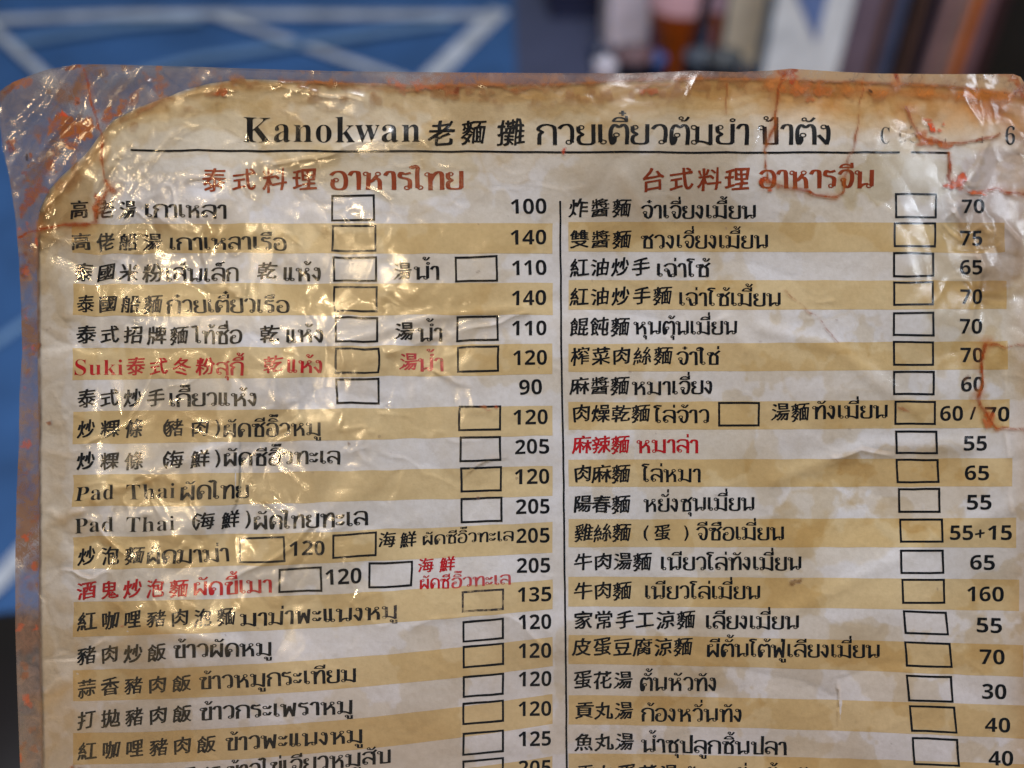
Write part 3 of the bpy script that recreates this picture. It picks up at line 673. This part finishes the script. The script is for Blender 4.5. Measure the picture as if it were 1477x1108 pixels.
PIG = np.array((0.42, 0.29, 0.17))
def film_paint(x, y):
    top = np.interp(x, [p[0] for p in PAPER_TOP], [p[1] for p in PAPER_TOP])
    left = np.interp(y, [p[0] for p in PAPER_LEFT], [p[1] for p in PAPER_LEFT])
    n1 = fbm(x, y, 60, 51, 4); n2 = fbm(x, y, 22, 61, 3); n3 = fbm(x, y, 150, 71, 3)
    margin = np.maximum(ss(3, -3, y - top + 3 * n2), ss(3, -3, x - left))
    tint = np.ones(x.shape + (3,))
    def stain_and_tone(mask, col):
        nonlocal tint
        tint = tint * (1 - mask[..., None] * (1 - np.sqrt(np.array(col))))
    # soup soaked in round the edges: yellow-brown, with an uneven front
    d_top = y - top; d_left = x - left
    ins = 1 - margin
    nb = fbm(x * .6, y, 90, 95, 5)
    for wdt, amp, col in ((95, 110, (0.97, 0.93, 0.85)), (58, 100, (0.96, 0.91, 0.80)), (32, 80, (0.93, 0.85, 0.70)), (12, 40, (0.88, 0.75, 0.58))):
        e = d_top + amp * nb
        stain_and_tone(ins * ss(wdt + 5, wdt - 5, e) * (y < 480), col)
        stain_and_tone(ins * np.exp(-((e - wdt) / 2.5) ** 2) * .5 * (y < 480), (0.85, 0.74, 0.58))      # tide line
    for wdt, amp, col in ((60, 55, (0.98, 0.94, 0.86)), (26, 40, (0.98, 0.94, 0.86))):
        e = d_left + amp * nb
        stain_and_tone(ins * ss(wdt + 6, wdt - 6, e), col); stain_and_tone(ins * np.exp(-((e - wdt) / 2) ** 2) * .4, (0.88, 0.80, 0.68))
    stain_and_tone(np.clip(blob(x, y, 1320, 150, 230, 42, 0.05) * (1 + n1) * 1.1, 0, 1), (0.92, 0.62, 0.34))
    stain_and_tone(np.clip(blob(x, y, 1420, 160, 80, 34, 0.15) * (1 + .8 * n1), 0, 1), (0.90, 0.55, 0.25))
    stain_and_tone(ss(.05, .09, blob(x, y, 560, 232, 120, 55) * (1 + 1.2 * n1) - .32), (0.93, 0.89, 0.78))
    stain_and_tone(ss(.1, .4, blob(x, y, 300, 205, 200, 60) * (1 + n1) - .2), (0.93, 0.90, 0.82))
    stain_and_tone(ss(.0, .03, blob(x, y, 1310, 700, 130, 60, .2) * (1 + 1.6 * n1) - .4), (0.93, 0.86, 0.74))
    stain_and_tone(ss(.0, .04, blob(x, y, 1300, 250, 90, 60) * (1 + 1.6 * n1) - .4), (0.88, 0.84, 0.72))
    stain_and_tone(ss(0, .2, blob(x, y, 1440, 300, 60, 130) * (1 + n1) - .3), (0.74, 0.67, 0.64))
    stain_and_tone(ss(0, .3, blob(x, y, 1400, 430, 90, 120) * (1 + 1.3 * n1) - .3), (0.90, 0.86, 0.76))
    stain_and_tone(ss(0, .2, blob(x, y, 1180, 760, 120, 60) * (1 + 1.6 * n1) - .45), (0.95, 0.90, 0.80))
    stain_and_tone(ss(1440, 1490, x + 12 * n1), (0.85, 0.74, 0.62))
    stain_and_tone(ss(.0, .5, n3 + .1), (0.94, 0.91, 0.86)); stain_and_tone(ss(-.1, .5, fbm(x, y, 240, 91, 4)), (0.87, 0.86, 0.84)); stain_and_tone(ss(.12, .15, fbm(x, y, 130, 93, 5)), (0.92, 0.87, 0.77)); stain_and_tone(ss(.16, .18, fbm(x, y, 90, 193, 5)) * ss(900, 1300, x + .3 * y), (0.90, 0.84, 0.72))
    stain_and_tone(ss(.12, .2, n1) * .5 * ss(1100, 400, y), (0.95, 0.92, 0.86))
    stain_and_tone(ss(760, 1108, y), (0.92, 0.86, 0.84))  # whole width turns smoothly darker and browner towards the bottom
    stain_and_tone(ss(300, 130, y + 60 * n1), (0.95, 0.92, 0.84)); stain_and_tone(ss(200, 120, y + 40 * nb), (0.94, 0.90, 0.82))
    # tide lines: thin darker rims of dried soup
    for cx, cy, rx, ry, lvl in ((560, 240, 130, 60, .33), (1310, 700, 130, 60, .4), (1250, 530, 120, 70, .4), (260, 200, 150, 50, .4), (1310, 250, 90, 60, .4)):
        b = blob(x, y, cx, cy, rx, ry) * (1 + 1.5 * n1)
        stain_and_tone(np.exp(-((b - lvl) / .025) ** 2) * .6, (0.88, 0.80, 0.66))
    dc = np.zeros(x.shape + (3,)) + np.array((.3, .25, .25)); da = np.zeros(x.shape)
    wA = fbm(x, y, 13, 96, 3) * 2; wB = fbm(x, y, 13, 97, 3) * 2
    def paint(mask, col):
        nonlocal dc, da
        m = np.clip(mask, 0, 1)[..., None]
        a_new = m[..., 0] + da * (1 - m[..., 0])
        w = m / np.maximum(a_new, 1e-5)[..., None]
        dc = dc * (1 - w) + np.array(col) * PIG * w; da = a_new
    # haze of scuffed double film in the margins
    paint(margin * (0.50 + .2 * n2), (0.26, 0.30, 0.50))
    paint(margin * ss(480, 700, x) * ss(200, 140, y) * (.50 + .5 * n1), (0.30, 0.22, 0.26))
    paint(margin * ss(1080, 1180, x) * (.75 + .3 * n1), (0.52, 0.52, 0.50))
    st = fbm(x * .80 + y * .60, (x - y) * .12, 22, 98, 3)
    paint(margin * ss(230, 120, x) * ss(330, 250, y) * ss(-.1, .4, st) * .7, (0.20, 0.14, 0.12))
    paint(margin * ss(.0, .35, n1) * ss(160, 90, x) * .65, (0.22, 0.14, 0.11))
    paint(margin * ss(120, 60, x) * ss(250, 400, y) * np.clip(.25 + .5 * n2, 0, 1), (0.30, 0.24, 0.24))
    # brown dirt line along the paper edge
    paint(np.exp(-((d_top - 7 + 14 * n2 + 10 * n1) / 4) ** 2) * np.clip(.15 + 1.1 * n1, 0, 1) * (x > 60) * (y < 420), (0.40, 0.22, 0.11))
    paint(np.exp(-((d_top - 1) / 2.2) ** 2) * (.55 + .5 * n2) * (x > 400) * (y < 420), (0.40, 0.19, 0.09))
    paint(np.exp(-((d_left) / 2.0) ** 2) * .45 * (y > 320), (0.22, 0.15, 0.11))
    paint(ss(.08, .3, n2) * ss(38, 4, np.abs(d_top - 8)) * .40 * (y < 420), (0.40, 0.24, 0.13))
    paint(np.exp(-((y - 128 - (x - 1200) * .05 + 4 * n1) / 9) ** 2) * ss(1060, 1120, x) * (.45 + .6 * n2), (0.62, 0.30, 0.10))
    for cx, cy, rx, ry, ang, col, op in MARKS:
        m = (np.abs(x - cx) < 3 * max(rx, ry)) & (np.abs(y - cy) < 3 * max(rx, ry))
        if not m.any(): continue
        q = np.zeros(x.shape); R_ = min(rx, ry) * .9; q[m] = ss(.25, .6, blob(x[m] + R_ * wA[m], y[m] + R_ * wB[m], cx, cy, rx, ry, ang) * (1 + 1.4 * n2[m])) * op * np.clip(.95 + .7 * n2[m], .4, 1)
        paint(q, col)
    for pts, w, op in CRACKS:
        xs = [p[0] for p in pts]; ys = [p[1] for p in pts]
        m = (x > min(xs) - 15) & (x < max(xs) + 15) & (y > min(ys) - 15) & (y < max(ys) + 15)
        if not m.any(): continue
        xm = x[m] + 3.0 * vnoise(x[m], y[m], 16, 81); ym = y[m] + 3.0 * vnoise(x[m], y[m], 16, 82)
        d = seg_dist(xm, ym, pts); ww = w * (1 + .7 * vnoise(x[m], y[m], 30, 83))
        q = np.zeros(x.shape); q[m] = np.exp(-(d / (ww * 3.2)) ** 2) * op * .45; paint(q * (.6 + .8 * n2), (0.62, 0.30, 0.10))
        q = np.zeros(x.shape); q[m] = ss(1.5, .6, d / (ww * .8)) * op; paint(q * np.clip(.85 + 1.3 * vnoise(x, y, 9, 84), 0.65, 1), (0.30, 0.068, 0.006))
    return tint, dc, da

FILM_LEFT = [(100, 0), (150, 0), (190, 4), (240, 14), (300, 22), (360, 27), (420, 30), (500, 32), (560, 28), (640, 27), (700, 24), (800, 22), (900, 22), (1000, 25), (1160, 31)]
FILM_TOP = [(-5, 138), (0, 132), (8, 125), (20, 118), (40, 110), (70, 100), (110, 93), (160, 93), (300, 97), (420, 101), (500, 103), (700, 105), (900, 106), (960, 104), (1000, 102), (1060, 104), (1110, 102), (1140, 99), (1200, 103), (1260, 106), (1350, 107), (1462, 107), (1472, 111), (1479, 122), (1500, 160)]
x, y = sheet_grid(FILM_LEFT, FILM_TOP, [(100, 1484), (1160, 1510)], 1160, 2.0)
base_z = relief(x, y)
z = base_z + 0.00048 + film_height(x, y)
z = np.maximum(z, base_z + 0.00022)
film, fm = grid_mesh('lamination_film', x, y, z, M_FILM, menu)
tint, dc, da = film_paint(x, y)
def attr(me, name, typ, arr):
    a = me.attributes.new(name, typ, 'POINT')
    a.data.foreach_set('color' if 'COLOR' in typ else 'value', arr.astype(np.float32).ravel())
attr(fm, 'tint', 'FLOAT_COLOR', np.concatenate([tint, np.ones(x.shape + (1,))], -1))
attr(fm, 'dirt', 'FLOAT_COLOR', np.concatenate([dc, da[..., None]], -1))
attr(fm, 'wrinkle', 'FLOAT', 0.10 + 0.27 * crumple(x, y) * (0.15 + 0.85 * ss(-.12, .28, fbm(x, y, 75, 330, 3))))
# rear film
x, y = sheet_grid([(a, b + 2) for a, b in FILM_LEFT], [(a, b + 3) for a, b in FILM_TOP], [(100, 1482), (1160, 1508)], 1160, 9)
back, bm_ = grid_mesh('rear_film', x, y, relief(x, y) - 0.0009, M_FILM, menu)
attr(bm_, 'tint', 'FLOAT_COLOR', np.ones(x.shape + (4,)))
q = np.zeros(x.shape + (4,)); q[..., :3] = (0.30, 0.27, 0.32); q[..., 3] = 0.12
attr(bm_, 'dirt', 'FLOAT_COLOR', q); attr(bm_, 'wrinkle', 'FLOAT', np.full(x.shape, 0.5))

# ------------------------------------------------------------------ surroundings, out of focus
def rough_mat(name, col, var=0.25, scale=6, rough=0.7, spec=0.3):
    t = NT(name); n = t.noise(scale, 5, 0.6, 0.3)
    lo = tuple(max(0, c * (1 - var)) for c in col[:3]) + (1,); hi = tuple(min(1, c * (1 + var)) for c in col[:3]) + (1,)
    r = t.ramp(n.outputs[0], [(0.3, lo), (0.7, hi)])
    p = t.new('ShaderNodeBsdfPrincipled'); t.link(r.outputs[0], p.inputs['Base Color']); p.inputs['Roughness'].default_value = rough
    p.inputs['Specular IOR Level'].default_value = spec
    t.link(t.bump(n.outputs[0], 0.2, 0.004), p.inputs['Normal']); t.link(p.outputs[0], t.out.inputs[0]); return t.m

def ray(px, py):
    d = W((px - 738.5) * K, (554 - py) * K, -D); o = cam_o.location
    return o.copy(), d.normalized()
def ground(px, py, lift=0.0):
    o, d = ray(px, py); t = (GZ + lift - o.z) / d.z; return o + d * t
def at_depth(px, py, yd):
    o, d = ray(px, py); t = (yd - o.y) / d.y; return o + d * t

M_GROUND = rough_mat('blue_floor_paint', srgb(50, 86, 134), 0.30, 4)
M_LINE = rough_mat('white_floor_paint', srgb(172, 176, 186), 0.3, 14)
M_FAINT = rough_mat('worn_floor_paint', srgb(104, 134, 170), 0.15, 9)
M_ASPH = rough_mat('grey_blue_floor', srgb(66, 70, 94), 0.2, 3)
mesh_obj('ground', [(-40, -40, GZ), (40, -40, GZ), (40, 60, GZ), (-40, 60, GZ)], [(0, 1, 2, 3)], M_GROUND); tag(bpy.data.objects['ground'], kind='structure')
def floor_poly(name, pts, mat, lift, kind='structure'):
    v = [ground(a, b, lift) for a, b in pts]
    o = mesh_obj(name, v, [tuple(range(len(v)))], mat); tag(o, kind=kind); return o
def floor_line(pts, w, mat, lift):
    """painted line of even real width w on the ground through the places seen at pts"""
    P = [ground(a, b, lift) for a, b in pts]; V = []; F = []
    for i, p in enumerate(P):
        d = (P[min(i + 1, len(P) - 1)] - P[max(i - 1, 0)]).normalized(); n = Vector((-d.y, d.x, 0)) * w / 2
        V += [p + n, p - n]
    for i in range(len(P) - 1): F.append((2 * i, 2 * i + 1, 2 * i + 3, 2 * i + 2))
    o = mesh_obj('floor_line', V, F, mat); tag(o, kind='structure'); return o
floor_line([(-260, 60), (0, 28), (160, 21), (330, 20), (520, 21), (712, 21)], 0.036, M_LINE, 0.008)
floor_line([(722, 14), (612, 120), (420, 300)], 0.052, M_LINE, 0.004)
floor_line([(300, 18), (400, 52), (560, 106), (900, 230)], 0.024, M_LINE, 0.012)
floor_line([(140, 120), (280, 84), (420, 64), (560, 44), (650, 32)], 0.030, M_FAINT, 0.016)
floor_line([(20, 62), (100, 48), (180, 36), (290, 28)], 0.030, M_FAINT, 0.016)
floor_line([(-30, 20), (0, 50), (60, 104), (200, 230)], 0.022, M_LINE, 0.020)
floor_line([(-160, 590), (0, 490), (40, 462), (240, 330)], 0.018, M_FAINT, 0.004)
floor_line([(-160, 980), (0, 835), (40, 790), (300, 560)], 0.030, M_LINE, 0.008)
floor_poly('side_floor', [(748, 180), (738, -60), (1700, -60), (1700, 400), (760, 400)], M_ASPH, 0.004)

def prism(name, base, top, z0, z1, mat, parent=None):
    """solid with a four-sided base and top outline (lists of xy), sides slightly rounded by a bevel"""
    v = [(a, b, z0) for a, b in base] + [(a, b, z1) for a, b in top]
    f = [(3, 2, 1, 0), (4, 5, 6, 7)] + [(i, (i + 1) % 4, 4 + (i + 1) % 4, 4 + i) for i in range(4)]
    o = mesh_obj(name, v, f, mat, parent)
    b = o.modifiers.new('bevel', 'BEVEL'); b.width = 0.004; b.segments = 2; return o
def rect(x0, x1, y0, y1): return [(x0, y0), (x1, y0), (x1, y1), (x0, y1)]

def lathe(name, prof, mat, parent, loc=(0, 0, 0), n=28):
    V = []; F = []
    for r, z in prof:
        for k in range(n): V.append((loc[0] + r * math.cos(2 * math.pi * k / n), loc[1] + r * math.sin(2 * math.pi * k / n), loc[2] + z))
    for i in range(len(prof) - 1):
        for k in range(n): F.append((i * n + k, i * n + (k + 1) % n, (i + 1) * n + (k + 1) % n, (i + 1) * n + k))
    return mesh_obj(name, V, F, mat, parent, True)

def board(name, px0, px1, yd, col, label, cat, depth=0.02, h=1.3, group=None, mat=None):
    """upright board standing on the ground, yd metres off, its edges seen at px0, px1 on row 50"""
    a = at_depth(px0, 50, yd).x; b = at_depth(px1, 50, yd).x
    root = empty(name, ((a + b) / 2, yd, GZ)); tag(root, label, cat, group)
    m = mat or rough_mat(name + '_surface', col, 0.2, 12)
    w = (b - a) / 2
    prism('board', rect(-w, w, 0, depth), rect(-w, w, 0, depth), 0.02, h, m, root)
    prism('foot_rail', rect(-w * .96, w * .96, -0.012, depth + .012), rect(-w * .96, w * .96, -0.012, depth + .012), 0.0, 0.02, m, root)
    return root, w, m

# white signboard with a blue wedge printed on it
root, w, m = board('signboard', 1110, 1222, 1.72, srgb(205, 215, 228), 'upright white board with a blue wedge printed on it, behind the menu', 'signboard')
zt = 1.3
def zpx(px, py, yd): return at_depth(px, py, yd).z - GZ
zb = zpx(1175, 62, 1.72)
dz = zpx(1162, 0, 1.72) - zb; a = at_depth(1177, 62, 1.72).x - root.location.x
t0 = at_depth(1138, 0, 1.72).x - root.location.x; t1 = at_depth(1192, 0, 1.72).x - root.location.x
kz = (1.28 - zb) / dz
pt = lambda xx: a + (xx - a) * kz
kk = 1.7; pt2 = lambda xx: a + (xx - a) * kk
lim = lambda v: max(-w + .003, min(w - .003, v))
mesh_obj('printed_wedge', [(a, -0.003, zb), (lim(pt2(t1)), -0.003, zb + dz * kk), (lim(pt2(t0)), -0.003, zb + dz * kk)], [(0, 1, 2)], rough_mat('blue_print', srgb(95, 120, 175), .1, 8), root)
prism('side_trim', rect(-w - .012, -w + .001, -.004, .02), rect(-w - .012, -w + .001, -.004, .02), 0, 1.3, rough_mat('teal_trim', srgb(50, 75, 100), .2, 8), root)

BOARDS = [(1222, 1264, 1.80, (104, 92, 110), 'mauve grey board right of the white board'), (1266, 1276, 1.84, (92, 62, 48), 'narrow brown board beside the mauve board'),
          (1277, 1298, 1.86, (66, 76, 108), 'slate blue board between brown and black boards'), (1299, 1308, 1.90, (18, 16, 26), 'thin black board next to the slate blue one'), (1309, 1332, 1.84, (62, 46, 44), 'dark brown board left of the navy one'),
          (1333, 1349, 1.88, (30, 36, 66), 'navy board left of the pinkish planks'), (1350, 1366, 1.78, (128, 104, 108), 'pinkish grey plank left of its darker twin'), (1367, 1372, 1.82, (88, 66, 70), 'thin dark pink plank in a gap'),
          (1373, 1386, 1.78, (138, 114, 114), 'pinkish grey plank touching the orange plank'), (1387, 1403, 1.80, (165, 92, 32), 'orange brown plank among pinkish ones'), (1404, 1422, 1.80, (108, 82, 92), 'mauve plank right of the orange plank'), (1423, 1440, 1.84, (52, 30, 36), 'dark maroon plank at the dark end')]
for x0, x1, yd, c, lb in BOARDS:
    board('plank', x0, x1, yd, srgb(*c), lb, 'plank', group='boards standing on end')
board('screen', 1436, 1640, 1.96, srgb(24, 24, 24), 'near black screen standing at the far right corner', 'screen')

# pale panel and pale carton
board('panel', 1046, 1112, 2.05, srgb(232, 220, 200), 'cream panel standing left of the white board', 'panel')
board('carton', 876, 936, 2.02, srgb(200, 196, 215), 'pale lilac carton left of the orange bin', 'carton', 0.2, 0.62)
g = ground(842, 26); board('crate', 790, 872, g.y, srgb(26, 34, 66), 'dark navy crate standing on the grey blue floor', 'crate', 0.2, 0.4)
board('post', 938, 948, 1.96, srgb(84, 52, 100), 'slim purple post beside the orange bin', 'post', 0.02)

# tapered orange bin with a pale lid
def bin_(px0, px1, yd, py_top, py_low, wl, label):
    p = at_depth((px0 + px1) / 2, py_top, yd); r = (at_depth(px1, py_top, yd).x - at_depth(px0, py_top, yd).x) / 2
    q = at_depth((px0 + px1) / 2, py_low, yd)
    root = empty('tapered_bin', (p.x, yd, GZ)); tag(root, label, 'bin')
    zt = p.z - GZ; zl = q.z - GZ
    k = (r - wl) / (zt - zl)
    r0 = max(0.02, r - k * zt)
    lathe('bucket', [(0, 0), (r0, 0), (r0 * 1.01, 0.01), (wl, zl), (r, zt), (r * 1.04, zt + .004)], rough_mat('orange_plastic', srgb(160, 78, 14), .15, 9, .4), root)
    lathe('lid', [(r * 1.06, zt + .004), (r * 1.07, zt + .012), (r * 1.0, zt + .2), (r * .9, zt + .22), (0, zt + .225)], rough_mat('pale_plastic', srgb(200, 165, 182), .1, 9, .4), root)
bin_(936, 1030, 1.75, 6, 98, 0.030, 'tapered orange bin with pale pink lid behind the dark strap')
bin_(1026, 1044, 1.85, 18, 70, 0.008, 'slim orange container right of the dark strap')

# dark strap leaning across the bin
A = at_depth(1032, -60, 1.66); B = at_depth(1003, 72, 1.66)
root = empty('leaning_pole', (B.x, B.y, GZ)); tag(root, 'dark slanting pole in front of the orange bin', 'pole')
dx = (A.x - B.x) / (A.z - B.z)
zb = B.z - GZ
v = []
for zz in (0.0, 1.2):
    xx = dx * (zz - zb)
    for k in range(10): v.append((xx + .009 * math.cos(k * .6283), .009 * math.sin(k * .6283), zz))
mesh_obj('shaft', v, [(i, (i + 1) % 10, 10 + (i + 1) % 10, 10 + i) for i in range(10)] + [tuple(range(9, -1, -1)), tuple(range(10, 20))], rough_mat('black_metal', srgb(26, 22, 34), .1, 9, .5), root, False)
lathe('grip', [(.0, 1.2), (.014, 1.2), (.014, 1.32), (.0, 1.325)], rough_mat('black_rubber', srgb(20, 18, 24), .1, 9, .6), root, (dx * (1.2 - zb), 0, 0))

def pot(px, py, yd, r, h, c1, c2, label, zlift=None):
    p = at_depth(px, py, yd); root = empty('lidded_pot', (p.x, yd, GZ)); tag(root, label, 'pot')
    z = p.z - GZ
    prism('stand', rect(-r * .7, r * .7, -r * .7, r * .7), rect(-r * .6, r * .6, -r * .6, r * .6), 0, z - h, rough_mat('dark_wood', srgb(30, 26, 34), .2, 8), root)
    lathe('vessel', [(0, z - h), (r * .85, z - h), (r, z - h * .4), (r, z), (r * 1.04, z + .003)], rough_mat('dark_enamel', srgb(*c1), .1, 9, .3, .6), root)
    lathe('lid', [(r * .98, z + .003), (r * .85, z + .005), (r * .3, z + .009), (r * .16, z + .016), (0, z + .018)], rough_mat('pale_enamel', srgb(*c2), .1, 9, .4, .6), root)
pot(866, 70, 1.60, .022, .03, (22, 26, 50), (30, 36, 66), 'small navy pot leftmost by the menu edge')
pot(874, 92, 1.56, .022, .09, (190, 185, 200), (190, 186, 200), 'small white pot under the navy pot')
pot(914, 80, 1.58, .038, .08, (20, 20, 28), (95, 70, 74), 'black pot with pinkish lid just above the menu edge')
pot(942, 84, 1.62, .026, .08, (34, 52, 98), (60, 84, 140), 'blue pot beside the orange bin')
pot(1014, 82, 1.60, .036, .09, (18, 20, 30), (62, 72, 84), 'dark pot with grey lid right of the orange bin')
pot(1044, 84, 1.58, .036, .08, (16, 18, 24), (58, 62, 66), 'black pot with dull grey lid nearest the cream panel')

# added stool shape, near black, standing in for the dark area lower left
c = ground(-50, 1130, 0.45)
root = empty('stand_in_stool', (c.x, c.y, GZ)); tag(root, 'added dark round stool shape standing in for the dark lower left corner', 'stool')
mw = rough_mat('dark_corner_tone', srgb(16, 8, 7), .25, 14, .5)
lathe('seat', [(0, .42), (.135, .42), (.15, .43), (.15, .445), (.14, .452), (0, .455)], mw, root, n=40)
for k in range(4):
    a = math.pi / 4 + k * math.pi / 2; cx, cy = .11 * math.cos(a), .11 * math.sin(a); fx, fy = .15 * math.cos(a), .15 * math.sin(a)
    prism('leg', rect(fx - .014, fx + .014, fy - .014, fy + .014), rect(cx - .017, cx + .017, cy - .017, cy + .017), 0, .42, mw, root)
